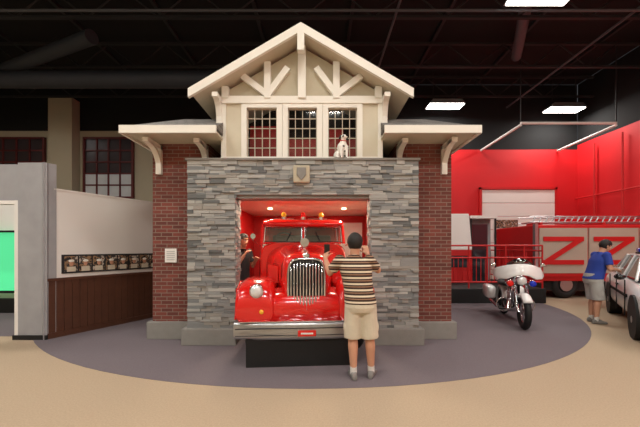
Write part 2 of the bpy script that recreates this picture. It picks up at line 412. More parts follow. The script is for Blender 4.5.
def wing(s):
    xo=cx+s*2.80; xi=cx+s*1.33
    xt=cx+s*2.2
    zt=3.94; yt=6.05; ze=3.48; ye=5.15
    bm=bmesh.new()
    v=[bm.verts.new(p) for p in ((xo,ye,ze),(xi,ye,ze),(xi,yt,zt),(xt,yt,zt),(xo,9.9,ze),(xt,9.0,zt),(xi,9.0,zt),(xi,9.9,ze))]
    for f in ((0,1,2,3),(0,3,5,4),(3,2,6,5),(4,5,6,7),(0,4,7,1),(1,7,6,2)): bm.faces.new([v[i] for i in f])
    fin('wing_roof',bm,M['shingle'],F)
    x0,x1=min(xo,xi),max(xo,xi)
    fx=(xo-.03,xo+.01) if s<0 else (xo-.01,xo+.03)
    boxes('wing_fascia',[(x0-.02,x1+.02,ye-.03,ye+.01,3.37,3.49),(fx[0],fx[1],ye,9.9,3.37,3.49)],M['cream'],F)
    box('wing_soffit',x0,x1,ye,9.9,3.40,3.43,M['siding'],F)
wing(-1);wing(1)
g=empty('wall_sign')
box('board',-2.70,-2.50,5.745,5.775,1.33,1.57,M['white'],g)
boxes('lettering',[(-2.67,-2.53,5.741,5.746,1.51-.035*i,1.52-.035*i) for i in range(5)],M['drywall'],g)

# ---------------------------------------------------------------- left partition
A=V((-4.72,5.7,0));B=V((-3.55,8.04,0)); d=(B-A); ang=math.atan2(d.y,d.x); Lp=d.length
P=empty('wall_partition',A,ang)
box('upper_white',.12,Lp,.0,.12,1.52,2.6,M['white'],P)
box('middle_white',.12,Lp,.0,.12,1.02,1.52,M['white'],P)
box('lower_core',.0,Lp,.02,.12,0,1.02,M['wood'],P)
boxes('wainscot_boards',[(.0+i*.13+.003,.13+i*.13-.003,-.012,.03,.1,1.0) for i in range(int(Lp/.13))],M['wood'],P,bevel=.004)
boxes('wainscot_rail',[(0,Lp,-.03,.04,1.0,1.05),(0,Lp,-.03,.04,0,.1)],M['wood'],P)
box('top_cap',.1,Lp,-.01,.13,2.6,2.63,M['white'],P)
box('end_wall',-.05,.14,-.01,.3,0,3.05,M['drywall'],P)
W=empty('wall_doorway')
boxes('grey_panels',[(-5.2,-4.70,5.68,5.84,0,3.05),(-8.0,-5.2,5.72,5.84,2.4,3.03)],M['drywall'],W)
boxes('casing',[(-5.26,-5.20,5.68,5.84,0,2.4),(-8.0,-5.2,5.70,5.84,2.34,2.4)],M['white'],W)
boxes('casing_foot',[(-5.28,-4.69,5.66,5.86,0,.08)],M['dark'],W)
box('studio_floor',-8.0,-5.0,5.9,8.1,.0005,.006,M['mauve'],W)
box('wall_studio',-9.5,-5.5,8.1,8.2,0,2.9,M['white'])
box('studio_skirting',-9.5,-5.5,8.0,8.1,0,.35,M['dark'],W)
g=empty('green_screen_backdrop')
box('screen',-9.0,-7.12,7.9,7.93,.56,1.95,M['green'],g)
boxes('frame',[(-9.05,-7.08,7.88,7.94,1.95,2.0),(-9.05,-7.08,7.88,7.94,.5,.56),(-7.12,-7.07,7.88,7.94,0,1.95),(-9.05,-9.0,7.88,7.94,0,1.95)],M['dark'],g)
n=9
boxes('photo_backboard',[(.22,Lp-.15,-.018,0,1.12,1.46)],M['steel'],P)
bm=bmesh.new();bm2=bmesh.new();bm3=bmesh.new();bm4=bmesh.new()
w=(Lp-.45)/n
for i in range(n):
    x=.26+i*w
    addbox(bm,x,x+w-.03,-.026,-.016,1.15,1.43)
    xc=x+w/2-.015
    ell(bm2,(xc,-.028,1.30),(.035,.006,.05),seg=12,rings=8)
    ell(bm3,(xc,-.03,1.345),(.05,.006,.025),seg=12,rings=8)
    addbox(bm4,xc-.07,xc+.07,-.03,-.026,1.15,1.24)
fin('photo_prints',bm,M['photo'],P);fin('photo_faces',bm2,M['skin'],P,smooth=True);fin('photo_helmets',bm3,M['cream'],P,smooth=True);fin('photo_coats',bm4,M['khaki'],P)

# ---------------------------------------------------------------- fire engine
E=empty('fire_engine',(-.17,4.32,0),math.radians(4.5))
R_=M['red'];C_=M['chrome']
def ringxz(y,hw,z0,z1,p=3,n=28,xc=0):
    return ring((xc,y,(z0+z1)/2),(hw,0,0),(0,0,(z1-z0)/2),n,p)
bm=bmesh.new()
def bump_ring(x,yb,t=.09): return ring((x,yb,.48),(0,t/2+.02,0),(0,0,.115),16,5)
loft(bm,[bump_ring(x,.09+ .10*(abs(x)/.97)**3) for x in (-.97,-.85,-.6,-.3,0,.3,.6,.85,.97)])
fin('front_bumper',bm,M['alu'],E,auto=True)
box('bumper_tread_top',-.9,.9,.06,.32,.595,.61,C_,E,bevel=.005)
boxes('bumper_ribs',[(-.93,.93,.02,.04,.43,.435),(-.93,.93,.015,.04,.52,.53)],M['steel'],E)
box('bumper_plate',-.12,.12,-.0,.02,.42,.50,R_,E,bevel=.005)
box('plate_lettering',-.08,.08,-.004,.0,.45,.47,M['white'],E)
box('shade_skirt',-.80,.62,.08,4.3,.004,.38,M['dark'],E)  # black block, also stands in for the shadow under the engine
bm=bmesh.new();bm2=bmesh.new()
for x in (-.78,.78):
    for y in (.85,3.9):
        torus(bm,(x,y,.43),(1,0,0),.32,.11,32,12)
        addcyl(bm2,(x-.06,y,.43),(x+.06,y,.43),.24)
        addcyl(bm2,(x-.12,y,.43),(x+.12,y,.43),.09)
fin('tyres',bm,M['dark'],E,smooth=True);fin('wheel_hubs',bm2,R_,E,auto=True)
for s in (-1,1):
    bm=bmesh.new()
    st=[(.11,.61,.80,.23),(.12,.585,.90,.25),(.16,.56,.99,.262),(.26,.55,1.08,.268),(.45,.55,1.135,.27),(.75,.57,1.15,.27),(1.0,.58,1.10,.265),(1.25,.58,.98,.25),(1.45,.56,.80,.24),(1.6,.52,.64,.235)]
    loft(bm,[ringxz(y,h,z0,z1,3.6,32,s*.695) for y,z0,z1,h in st])
    fin('front_fender',bm,R_,E,smooth=True)
    rods('fender_bead',[[(s*.955,.17,.62),(s*.955,.3,1.0),(s*.95,.6,1.09),(s*.95,.95,1.06),(s*.94,1.25,.9)]],.012,R_,E)
    box('running_board',min(s*.5,s*.95),max(s*.5,s*.95),1.5,3.0,.46,.53,M['alu'],E,bevel=.01)
    bm=bmesh.new(); ell(bm,(s*.67,.26,1.0),(.095,.16,.095)); fin('headlight_shell',bm,C_,E,smooth=True)
    bm=bmesh.new(); ell(bm,(s*.67,.12,1.0),(.078,.04,.078)); fin('headlight_lens',bm,M['lens'],E,smooth=True)
    bm=bmesh.new(); torus(bm,(s*.67,.135,1.0),(0,1,0),.082,.012); fin('headlight_rim',bm,C_,E,smooth=True)
    bm=bmesh.new(); ell(bm,(s*.60,.105,.73),(.03,.02,.03)); fin('turn_signal',bm,M['amber'],E,smooth=True)
    rods('mirror_arm',[[(s*.78,1.75,1.62),(s*.90,1.65,1.72),(s*.90,1.65,1.76)]],.008,C_,E)
    bm=bmesh.new(); loft(bm,[ring((s*.90,1.64,1.79),(.045,0,0),(0,0,.05),20),ring((s*.90,1.67,1.79),(.04,0,0),(0,0,.045),20)]); fin('mirror',bm,C_,E,auto=True)
bm=bmesh.new(); loft(bm,[ringxz(.13,.50,.58,.80,5),ringxz(.17,.52,.57,.92,5),ringxz(.5,.55,.55,1.02,5)]); fin('front_apron',bm,R_,E,smooth=True)
bm=bmesh.new()
loft(bm,[ringxz(.24,.275,.68,1.41,4),ringxz(.26,.31,.64,1.46,4),ringxz(.34,.34,.60,1.49,4),ringxz(.6,.38,.58,1.53,3.6),ringxz(1.0,.46,.58,1.585,3.3),ringxz(1.4,.57,.58,1.63,3.2),ringxz(1.75,.70,.58,1.66,3.2)])
fin('hood',bm,R_,E,smooth=True)
bm=bmesh.new()
for s in (-1,1):
    for i in range(9):
        y=.75+i*.085; x=(.40+.1*(y-.6)/.4*1.0)
        addbox(bm,s*x-.012,s*x+.02,y,y+.03,1.05,1.3)
fin('hood_louvres',bm,R_,E)
rods('hood_centre_moulding',[[(0,.3,1.475),(0,.6,1.535),(0,1.0,1.59),(0,1.7,1.662)]],.012,C_,E)
gz=1.045; gh_=.375
bm=bmesh.new()
loft(bm,[ringxz(.225,.235,gz-gh_,gz+gh_,4.5),ringxz(.19,.225,gz-gh_+.02,gz+gh_-.02,4.5)]); fin('grille_backing',bm,M['dark'],E,auto=True)
bm=bmesh.new()
for i in range(11):
    x=-.21+i*.42/10
    u=abs(x)/.24; hh=(gh_-.02)*(1-u**4.5)**(1/4.5)
    yb=.145+.06*u*u
    loft(bm,[ring((x,yb+.04,gz-hh),(.011,0,0),(0,.014,0),8),ring((x,yb,gz-hh*.85),(.012,0,0),(0,.016,0),8),ring((x,yb,gz+hh*.85),(.012,0,0),(0,.016,0),8),ring((x,yb+.04,gz+hh),(.011,0,0),(0,.014,0),8)])
fin('grille_bars',bm,C_,E,smooth=True)
bm=bmesh.new()
pr=ring((0,.205,gz),(.25,0,0),(0,0,gh_+.01),48,4.5)
rs=[]
for k in range(48):
    p=pr[k];o_=(p-V((0,.205,gz))).normalized(); rs.append(ring(p,o_*.02,V((0,.03,0)),8))
loft(bm,rs,True); fin('grille_surround',bm,C_,E,smooth=True)
bm=bmesh.new(); ell(bm,(0,.225,1.475),(.05,.02,.035)); addbox(bm,-.012,.012,.22,.34,1.47,1.53); fin('hood_emblem',bm,C_,E,smooth=False)
bm=bmesh.new(); addcyl(bm,(.0,.95,1.67),(.0,1.2,1.67),.07,.05); addcyl(bm,(0,1.08,1.57),(0,1.08,1.64),.03); fin('siren',bm,C_,E,auto=True)
bm=bmesh.new()
loft(bm,[ringxz(1.68,.76,.58,1.68,5),ringxz(1.75,.80,.56,1.70,5),ringxz(2.9,.80,.56,1.70,5),ringxz(2.98,.78,.58,1.68,5)])
fin('cab_body',bm,R_,E,auto=True)
bm=bmesh.new()
def rr(y,hw,z0,z1): return ringxz(y,hw,z0,z1,4.5)
loft(bm,[rr(1.64,.68,1.985,2.04),rr(1.70,.73,1.965,2.085),rr(1.85,.755,1.96,2.115),rr(2.7,.76,1.96,2.125),rr(2.95,.72,1.96,2.09)])
fin('cab_roof',bm,R_,E,smooth=True)
bm=bmesh.new()
for s in (-1,1):
    loft(bm,[ring((s*.745,1.73,1.66),(.03,0,0),(0,.035,0),10),ring((s*.725,1.80,2.0),(.03,0,0),(0,.035,0),10)])
    loft(bm,[ring((s*.75,2.3,1.66),(.03,0,0),(0,.03,0),10),ring((s*.72,2.3,2.0),(.03,0,0),(0,.03,0),10)])
    loft(bm,[ring((s*.75,2.92,1.66),(.03,0,0),(0,.03,0),10),ring((s*.72,2.88,2.0),(.03,0,0),(0,.03,0),10)])
loft(bm,[ring((0,1.69,1.66),(.018,0,0),(0,.018,0),10),ring((0,1.75,2.0),(.018,0,0),(0,.018,0),10)])
addbox(bm,-.74,.74,2.88,2.93,1.66,2.0)
fin('cab_pillars',bm,R_,E)
for s in (-1,1):
    xs=(.03,.71) 
    q=[V((s*xs[0],1.69,1.685)),V((s*xs[1],1.72,1.685)),V((s*(xs[1]-.02),1.775,1.975)),V((s*xs[0],1.745,1.975))]
    bm=bmesh.new(); bm.faces.new([bm.verts.new(p) for p in q]); fin('windshield_pane',bm,M['tintglass'],E)
    rods('windshield_frame',[[q[0],q[1],q[2],q[3],q[0]]],.016,C_,E)
    rods('wiper',[[(s*.32,1.68,1.68),(s*.22,1.69,1.88)]],.006,M['dark'],E)
bm=bmesh.new(); torus(bm,(-.36,1.98,1.72),(0,.8,.5),.17,.014); fin('steering_wheel',bm,M['dark'],E,smooth=True)
boxes('cab_seat',[(-.62,.62,2.35,2.8,1.3,1.45),(-.62,.62,2.72,2.86,1.4,1.85)],M['dark'],E,bevel=.03)
for x,m_ in ((-.36,'amber'),(.0,'redlens'),(.34,'amber')):
    cyl('beacon_base',(x,1.9,2.10),(x,1.9,2.16),.05,C_,E)
    bm=bmesh.new(); ell(bm,(x,1.9,2.20),(.05,.05,.055)); fin('beacon_lens',bm,M[m_],E,smooth=True)
box('pump_body',-.88,.88,3.02,3.5,.5,1.62,C_,E,bevel=.02)
box('hose_body',-.9,.9,3.5,4.95,.5,1.6,R_,E,bevel=.04)
boxes('hose_bed_rails',[(-.9,-.86,3.5,4.9,1.6,1.72),(.86,.9,3.5,4.9,1.6,1.72)],C_,E)
rods('side_ladder',[[(.93,3.1,1.2),(.93,4.9,1.2)],[(.93,3.1,1.45),(.93,4.9,1.45)]]+[[(.93,3.2+i*.25,1.2),(.93,3.2+i*.25,1.45)] for i in range(7)],.018,M['alu'],E)

# ---------------------------------------------------------------- people
def hand(bm,w,dr,nrm,curl=.5,flip=1,sc=1.0):
    w=V(w);dr=V(dr).normalized();nrm=V(nrm);nrm=(nrm-dr*nrm.dot(dr)).normalized(); side=dr.cross(nrm)*flip
    loft(bm,[ring(w+dr*a*sc,side*b*sc,nrm*c*sc,14,2.6) for a,b,c in ((-.01,.026,.02),(.02,.034,.016),(.055,.041,.014),(.09,.040,.012))])
    for k,(o,L) in enumerate(((-.031,.068),(-.010,.080),(.011,.074),(.031,.058))):
        p=w+dr*.085*sc+side*o*sc; a=0.1
        r=.0095
        for j in range(3):
            ln=L*sc*(.45,.32,.26)[j]
            a+=curl*(.7,.9,.7)[j]
            dd=dr*math.cos(a)+nrm*math.sin(a)+side*o*1.5*(1 if j==0 else 0)
            q=p+dd.normalized()*ln
            cap(bm,p,r*sc,q,(r-.001)*sc,seg=10); p=q; r-=.001
    p=w+dr*.025*sc-side*.032*sc
    for j in range(3):
        dd=(dr*.75-side*(.75-.3*j)+nrm*.35*(j+.5)).normalized()
        q=p+dd*(.038,.032,.026)[j]*sc; cap(bm,p,(.012-.001*j)*sc,q,(.011-.001*j)*sc,seg=10); p=q

def person(name,loc,rz,J,cloth,sc=1,hyaw=0,hpitch=0,longhair=False,hands=True,build=1.0,longlegs=False,hlen=-.065):
    g=empty(name,loc,rz); g.scale=(sc,)*3
    v={k:V(p) for k,p in J.items() if not isinstance(p,(int,float))}
    b=build
    sh=(v['sR']-v['sL']); u=V((sh.x,sh.y,0)).normalized(); f=V((-u.y,u.x,0))
    hp=(v['hR']-v['hL']); uh=V((hp.x,hp.y,0)).normalized(); fh=V((-uh.y,uh.x,0))
    hc=v['head']; HM=Matrix.Translation(hc)@Matrix.Rotation(hyaw,4,'Z')@Matrix.Rotation(hpitch,4,'X')
    T3=HM.to_3x3().to_4x4()
    h=lambda x,y,z: HM@V((x,y,z))
    nb=(v['sL']+v['sR'])/2+V((0,0,.03))
    bm=bmesh.new()
    ell(bm,h(0,-.008,.022),(.078,.096,.093),T3); ell(bm,h(0,.022,-.035),(.060,.066,.080),T3)
    ell(bm,h(0,.062,-.085),(.028,.024,.022),T3); ell(bm,h(0,.06,.045),(.055,.03,.03),T3)
    cap(bm,h(0,.088,.015),.007,h(0,.108,-.025),.013,seg=10); ell(bm,h(.012,.098,-.028),(.009,.01,.008),T3);ell(bm,h(-.012,.098,-.028),(.009,.01,.008),T3)
    ell(bm,h(.03,.07,-.02),(.02,.02,.02),T3);ell(bm,h(-.03,.07,-.02),(.02,.02,.02),T3)
    for s in (-1,1): ell(bm,h(s*.082,-.005,-.005),(.011,.021,.033),T3@Matrix.Rotation(s*.3,4,'Z'))
    cap(bm,nb-V((0,0,.04)),.064,h(0,-.02,-.05),.057)
    for s in 'LR':
        S0,E0,W0_=v['s'+s],v['e'+s],v['w'+s]
        cap(bm,S0,.05*b,E0,.040*b); m1=E0.lerp(W0_,.3); cap(bm,E0,.039*b,m1,.042*b); cap(bm,m1,.042*b,W0_,.027)
        if hands:
            hand(bm,W0_,J.get('hd'+s,(W0_-E0)),J.get('hn'+s,(0,0,-1)),J.get('hc'+s,.5),1 if s=='L' else -1)
    for s in 'LR':
        H0,K0,A0=v['h'+s],v['k'+s],v['a'+s]
        cap(bm,H0,.085*b,K0,.056*b); c1=K0.lerp(A0,.28)+V((0,-.014,0)); cap(bm,K0,.054*b,c1,.058*b); cap(bm,c1,.058*b,A0,.036)
        cap(bm,A0,.036,A0+V((0,.03,-.04)),.035)
    remesh('body',bm,.0065,M['skin'],g,2)
    pel=(v['hL']+v['hR'])/2; ch=(v['sL']+v['sR'])/2
    bm=bmesh.new()
    def tr(t,ru,rv,fo=0):
        c=pel.lerp(ch,t)+f*fo; ux=(uh.lerp(u,max(0,min(1,t)))).normalized(); fx=V((-ux.y,ux.x,0))
        return ring(c,ux*ru*b,fx*rv*b,26,2.3)
    loft(bm,[tr(-.04,.188,.140),tr(.08,.183,.138),tr(.3,.172,.130,.005),tr(.55,.178,.128,.005),tr(.78,.192,.125),tr(.93,.188,.10),tr(1.02,.15,.078,-.005),tr(1.10,.075,.066,-.005),tr(1.13,.062,.06,0)])
    for s in 'LR':
        S0,E0=v['s'+s],v['e'+s]
        ell(bm,S0,(.068*b,)*3); q=S0.lerp(E0,J.get('sleeve',.72)); cap(bm,S0,.066*b,q,.066*b,True,False)
    torus(bm,nb+V((0,0,.02)),(0,.2,1),.058,.014)
    remesh('shirt',bm,.009,cloth[0],g,3)
    bm=bmesh.new()
    def pr_(z,ru,rv): return ring(pel+V((0,0,z)),uh*ru*b,fh*rv*b,26,2.3)
    loft(bm,[pr_(.10,.160,.118),pr_(.02,.176,.132),pr_(-.06,.182,.138),pr_(-.12,.16,.12)])
    for s in 'LR':
        H0,K0,A0=v['h'+s],v['k'+s],v['a'+s]
        if longlegs:
            cap(bm,H0,.10*b,K0,.075*b); cap(bm,K0,.075*b,A0,.062*b,True,False)
        else:
            q=H0.lerp(K0,1.02); cap(bm,H0,.102*b,q,.105*b,True,False)
            sd=1 if s=='R' else -1
            pc=H0.lerp(K0,.72)+uh*sd*.092*b
            ell(bm,pc,(.022,.06,.075))
    remesh('trousers' if longlegs else 'shorts',bm,.009,cloth[1],g,3)
    bm=bmesh.new();bs=bmesh.new()
    for s in 'LR':
        A0=v['a'+s]; fd=V(J.get('f'+s,(0,1,0))).normalized(); sd=V((fd.y,-fd.x,0)); z0=A0.z-.09
        def fr(t,w_,hh): 
            c=V((A0.x,A0.y,z0))+fd*t+V((0,0,hh/2+.002)); return ring(c,sd*w_,V((0,0,hh/2)),18,3)
        loft(bm,[fr(-.075,.022,.05),fr(-.06,.034,.085),fr(-.02,.038,.10),fr(.03,.039,.095),fr(.09,.044,.07),fr(.14,.046,.055),fr(.18,.036,.045),fr(.195,.02,.03)])
        if not longlegs: addcyl(bs,(A0.x,A0.y,z0+.06),A0+(v['k'+s]-A0).normalized()*.06,.041,.043)
    remesh('shoes',bm,.007,cloth[2],g,2)
    if not longlegs: fin('socks',bs,M['sock'],g,auto=True)
    else: bs.free()
    bm=bmesh.new()
    bmesh.ops.create_uvsphere(bm,u_segments=40,v_segments=28,radius=1)
    kill=[]
    for q in bm.verts:
        p=V((q.co.x*.087,q.co.y*.107-.012,q.co.z*.106+.024))
        fl=.066 if abs(p.x)<.055 else .03
        face=(p.y>.035 and p.z<fl) or (p.y>.012 and p.z<.0)
        low=p.z<(hlen if not longhair else -.09)
        if face or low: kill.append(q)
        q.co=p+V((random.uniform(-.0015,.0015),random.uniform(-.0015,.0015),random.uniform(-.0015,.0015)))
    bmesh.ops.delete(bm,geom=kill,context='VERTS')
    bmesh.ops.transform(bm,matrix=HM,verts=bm.verts[:])
    o=fin('hair',bm,M['hair'],g,smooth=True); sm=o.modifiers.new('s','SOLIDIFY'); sm.thickness=.018; sm.offset=-.2
    if longhair:
        bm=bmesh.new(); cap(bm,h(0,-.07,-.02),.06,h(0,-.08,-.14),.045); remesh('hair_back',bm,.008,M['hair'],g)
    bm=bmesh.new();bi=bmesh.new();bl=bmesh.new();bb=bmesh.new()
    for s in (-1,1):
        ell(bm,h(s*.031,.080,.010),(.013,.010,.009),T3,12,8); ell(bi,h(s*.031,.0885,.010),(.006,.004,.006),T3,10,6)
        ell(bb,h(s*.031,.088,.034),(.018,.006,.004),T3,10,6)
    ell(bl,h(0,.086,-.055),(.024,.008,.007),T3,12,8)
    fin('eyes',bm,M['eye'],g,smooth=True);fin('irises',bi,M['iris'],g,smooth=True);fin('brows',bb,M['hair'],g,smooth=True);fin('lips',bl,M['lip'],g,smooth=True)
    return g

J1=dict(hL=(-.035,0,.93),hR=(.135,0,.93),kL=(-.04,.03,.50),kR=(.165,.02,.50),aL=(-.035,-.02,.092),aR=(.185,.03,.092),
 sL=(-.20,.03,1.43),sR=(.16,.03,1.43),eL=(-.315,.15,1.27),wL=(-.37,.31,1.44),eR=(.29,.17,1.30),wR=(.175,.29,1.50),
 head=(-.015,.05,1.635),hnL=(0.4,0,-1),hnR=(-.3,1,0),hdR=(-.25,.25,1),hdL=(.1,.6,.7),fL=(-.1,1,0),fR=(.35,1,0),hcL=.45,hcR=.6)
m1=person('man',(.44,4.0,0),0,J1,(M['shirt'],M['khaki'],M['shoe']),1.0,hyaw=.15,hpitch=0,build=1.04)
box('smartphone',-.385,-.31,.385,.395,1.50,1.63,M['gloss'],m1,bevel=.004)

# leaning forward over the notebook toward the car
J2=dict(hL=(-.09,-.03,.93),hR=(.09,-.03,.93),kL=(-.10,.03,.50),kR=(.10,.01,.50),aL=(-.11,0,.092),aR=(.11,-.03,.092),
 sL=(-.185,.11,1.40),sR=(.185,.11,1.40),eL=(-.24,.15,1.13),wL=(-.13,.34,1.17),eR=(.25,.13,1.13),wR=(.12,.33,1.11),
 head=(0,.20,1.59),hnL=(.5,0,-1),hnR=(-.5,0,-1),hcL=.6,hcR=.6)
m2=person('man.001',(5.80,6.97,0),math.radians(-100),J2,(M['blueshirt'],M['greyshort'],M['shoe']),1.02,hpitch=-.45,build=1.12)
box('notebook',-.1,.1,.37,.46,1.135,1.15,M['white'],m2)

J3=dict(hL=(-.085,0,.93),hR=(.085,0,.93),kL=(-.09,.02,.50),kR=(.09,.02,.50),aL=(-.09,0,.092),aR=(.09,0,.092),
 sL=(-.17,.02,1.42),sR=(.17,.02,1.42),eL=(-.2,.08,1.16),wL=(-.14,.22,1.27),eR=(.2,.10,1.18),wR=(.12,.20,1.36),
 head=(0,.05,1.62),hnL=(.5,0,-1),hnR=(-.3,0,-1))
person('woman',(-1.50,6.30,0),math.radians(-125),J3,(M['darkshirt'],M['darkshirt'],M['shoe']),1.06,hpitch=-.15,longhair=True,longlegs=True,build=.86)

# ---------------------------------------------------------------- dalmatian statue
D=empty('dalmatian_statue',(.38,5.46,3.05),math.radians(25)); D.scale=(.85,.66,.62)
bm=bmesh.new()
cap(bm,(0,.12,.16),.11,(0,.02,.36),.10); cap(bm,(0,.02,.36),.10,(0,-.01,.46),.06); cap(bm,(0,-.01,.46),.055,(0,-.03,.54),.05)
for s in (-1,1):
    cap(bm,(s*.06,-.03,.34),.045,(s*.06,-.05,.17),.03); cap(bm,(s*.06,-.05,.17),.03,(s*.06,-.06,.03),.022); ell(bm,(s*.06,-.085,.022),(.03,.045,.022))
    ell(bm,(s*.09,.12,.12),(.055,.1,.1)); cap(bm,(s*.1,.06,.07),.035,(s*.11,.0,.03),.025); ell(bm,(s*.11,-.03,.022),(.03,.05,.022))
ell(bm,(0,-.04,.58),(.065,.075,.06)); cap(bm,(0,-.09,.565),.04,(0,-.16,.55),.028)
cap(bm,(0,.16,.06),.025,(.1,.2,.03),.018); cap(bm,(.1,.2,.03),.018,(.2,.14,.02),.01)
remesh('body',bm,.008,M['spots'],D)
bm=bmesh.new()
for s in (-1,1): cap(bm,(s*.055,-.02,.615),.018,(s*.085,-.03,.53),.022)
ell(bm,(0,-.187,.56),(.016,.012,.012))
remesh('ears_and_nose',bm,.007,M['dark'],D)
bm=bmesh.new(); 
for s in (-1,1): ell(bm,(s*.03,-.1,.6),(.01,.008,.01))
fin('eyes',bm,M['gloss'],D,smooth=True)
bm=bmesh.new(); torus(bm,(0,-.01,.49),(0,-.3,1),.058,.012); fin('collar',bm,M['redflat'],D,smooth=True)

# ---------------------------------------------------------------- motorcycle
fr=V((3.97,6.42));re=V((4.42,7.95)); dd=(fr-re)
K=empty('police_motorcycle',(re.x,re.y,0),math.atan2(dd.y,dd.x))
wbse=dd.length
bm=bmesh.new();bm2=bmesh.new();bm3=bmesh.new()
for x in (0,wbse):
    torus(bm,(x,0,.325),(0,1,0),.265,.062,40,12)
    torus(bm2,(x,0,.325),(0,1,0),.205,.018)
    addcyl(bm2,(x,-.06,.325),(x,.06,.325),.05)
    for i in range(10):
        a=i*math.pi/5; addcyl(bm2,(x,.02*(-1)**i,.325),(x+.2*math.cos(a),0,.325+.2*math.sin(a)),.007,None,6)
    addcyl(bm3,(x,.07,.325),(x,.078,.325),.13)
fin('tyres',bm,M['dark'],K,smooth=True);fin('rims',bm2,C_,K,auto=True);fin('brake_discs',bm3,M['alu'],K,auto=True)
def fenderarc(xc,a0,a1,R0,w,m_,nm):
    bm=bmesh.new(); rs=[]
    for i in range(15):
        a=a0+(a1-a0)*i/14; dv=V((math.cos(a),0,math.sin(a)))
        c=V((xc,0,.325))+dv*R0
        rs.append([c+V((0,-w,0))-dv*.06,c+V((0,-w*.9,0))+dv*.0,c+V((0,-w*.4,0))+dv*.025,c+V((0,w*.4,0))+dv*.025,c+V((0,w*.9,0)),c+V((0,w,0))-dv*.06,c+V((0,w*.8,0))-dv*.02,c+V((0,-w*.8,0))-dv*.02])
    loft(bm,rs); fin(nm,bm,m_,K,smooth=True)
fenderarc(wbse,math.radians(40),math.radians(165),.36,.085,M['carwhite'],'front_fender')
fenderarc(0,math.radians(10),math.radians(190),.37,.10,M['carwhite'],'rear_fender')
hx=wbse-.42
rods('fork',[[(wbse,s*.1,.325),(hx+.12,s*.1,.95)] for s in (-1,1)],.028,C_,K,12)
rods('frame',[[(hx+.08,0,.9),(hx-.1,s*.05,.35),(.55,s*.12,.2),(.3,s*.12,.4),(0,s*.1,.325)] for s in (-1,1)]+[[(hx+.08,0,.9),(.6,0,.72),(.2,0,.6),(0,.0,.62)]],.02,M['dark'],K,10)
bm=bmesh.new()
for c,t in (((.92,0,.42),.35),((.68,0,.42),-.35)):
    dv=V((math.sin(t),0,math.cos(t)))
    for j in range(7): addcyl(bm,V(c)+dv*(j*.032),V(c)+dv*(j*.032+.02),.085-.002*j)
    addcyl(bm,V(c)+dv*.22,V(c)+dv*.28,.06)
addcyl(bm,(.8,-.14,.33),(.8,.14,.33),.13); addcyl(bm,(.5,-.12,.35),(.5,.12,.35),.1)
fin('v_twin_engine',bm,C_,K,auto=True)
rods('exhaust',[[(.95,-.1,.5),(1.05,-.16,.3),(.7,-.2,.22),(.2,-.22,.25),(-.35,-.22,.28)],[(.95,.1,.5),(1.05,.16,.3),(.7,.2,.22),(.2,.22,.25),(-.35,.22,.28)]],.035,C_,K,12)
bm=bmesh.new(); loft(bm,[ring((x,0,z_),(0,w_,0),(0,0,h_),20,2.4) for x,z_,w_,h_ in ((.52,.82,.04,.04),(.6,.83,.12,.09),(.8,.86,.155,.115),(1.0,.88,.14,.11),(1.1,.88,.06,.06))]); fin('fuel_tank',bm,M['gloss'],K,smooth=True)
bm=bmesh.new(); loft(bm,[ring((x,0,z_),(0,w_,0),(0,0,h_),20,2.6) for x,z_,w_,h_ in ((-.12,.80,.06,.03),(-.02,.79,.14,.05),(.2,.76,.17,.06),(.42,.76,.13,.05),(.56,.80,.07,.03))]); fin('saddle',bm,M['dark'],K,smooth=True)
for s in (-1,1):
    bm=bmesh.new(); loft(bm,[ring((x,s*.30,.53),(0,w_,0),(0,0,h_),20,4) for x,w_,h_ in ((-.42,.06,.10),(-.38,.09,.15),(-.1,.10,.16),(.18,.10,.15),(.24,.07,.11))]); fin('saddlebag',bm,M['carwhite'],K,smooth=True)
    bm=bmesh.new(); torus(bm,(1.0,s*.22,.38),(1,.0,0),.14,.014); fin('crash_bar',bm,C_,K,smooth=True)
    rods('handlebar',[[(hx+.06,0,1.02),(hx,s*.15,1.08),(hx-.12,s*.34,1.05),(hx-.24,s*.42,1.0)]],.014,C_,K,10)
    rods('mirror_stem',[[(hx-.08,s*.36,1.05),(hx-.02,s*.44,1.2)]],.007,C_,K)
    bm=bmesh.new(); ell(bm,(hx-.02,s*.46,1.23),(.015,.055,.035)); fin('mirror',bm,C_,K,smooth=True)
    bm=bmesh.new(); ell(bm,(hx+.22,s*.2,.87),(.07,.07,.07)); fin('pursuit_lamp_shell',bm,C_,K,smooth=True)
    bm=bmesh.new(); ell(bm,(hx+.265,s*.2,.87),(.03,.06,.06)); fin('pursuit_lamp_lens',bm,M['redlens' if s<0 else 'bluelens'],K,smooth=True)
    rods('footboard',[[(.75,s*.12,.27),(.75,s*.3,.27)],[(.95,s*.12,.27),(.95,s*.3,.27)]],.01,C_,K)
    box('footboard_pad',.65,1.02,min(s*.2,s*.32),max(s*.2,s*.32),.275,.295,M['dark'],K,bevel=.005)
    rods('antenna',[[(-.3,s*.2,.7),(-.42,s*.2,1.5)]],.004,M['dark'],K)
bm=bmesh.new(); ell(bm,(hx+.24,0,.93),(.09,.1,.1)); fin('headlamp_shell',bm,C_,K,smooth=True)
bm=bmesh.new(); ell(bm,(hx+.29,0,.93),(.055,.085,.085)); fin('headlamp_lens',bm,M['lens'],K,smooth=True)
bm=bmesh.new()
rs=[]
for y,zl,zh,xb in ((-.46,1.0,1.12,-.14),(-.40,.95,1.18,-.05),(-.26,.95,1.23,.08),(-.12,1.02,1.26,.14),(0,1.04,1.27,.16),(.12,1.02,1.26,.14),(.26,.95,1.23,.08),(.40,.95,1.18,-.05),(.46,1.0,1.12,-.14)):
    c=V((hx+.14+xb-.03,y,(zl+zh)/2)); rs.append(ring(c,(.035,0,0),(-.05,0,(zh-zl)/2),14,2.4))
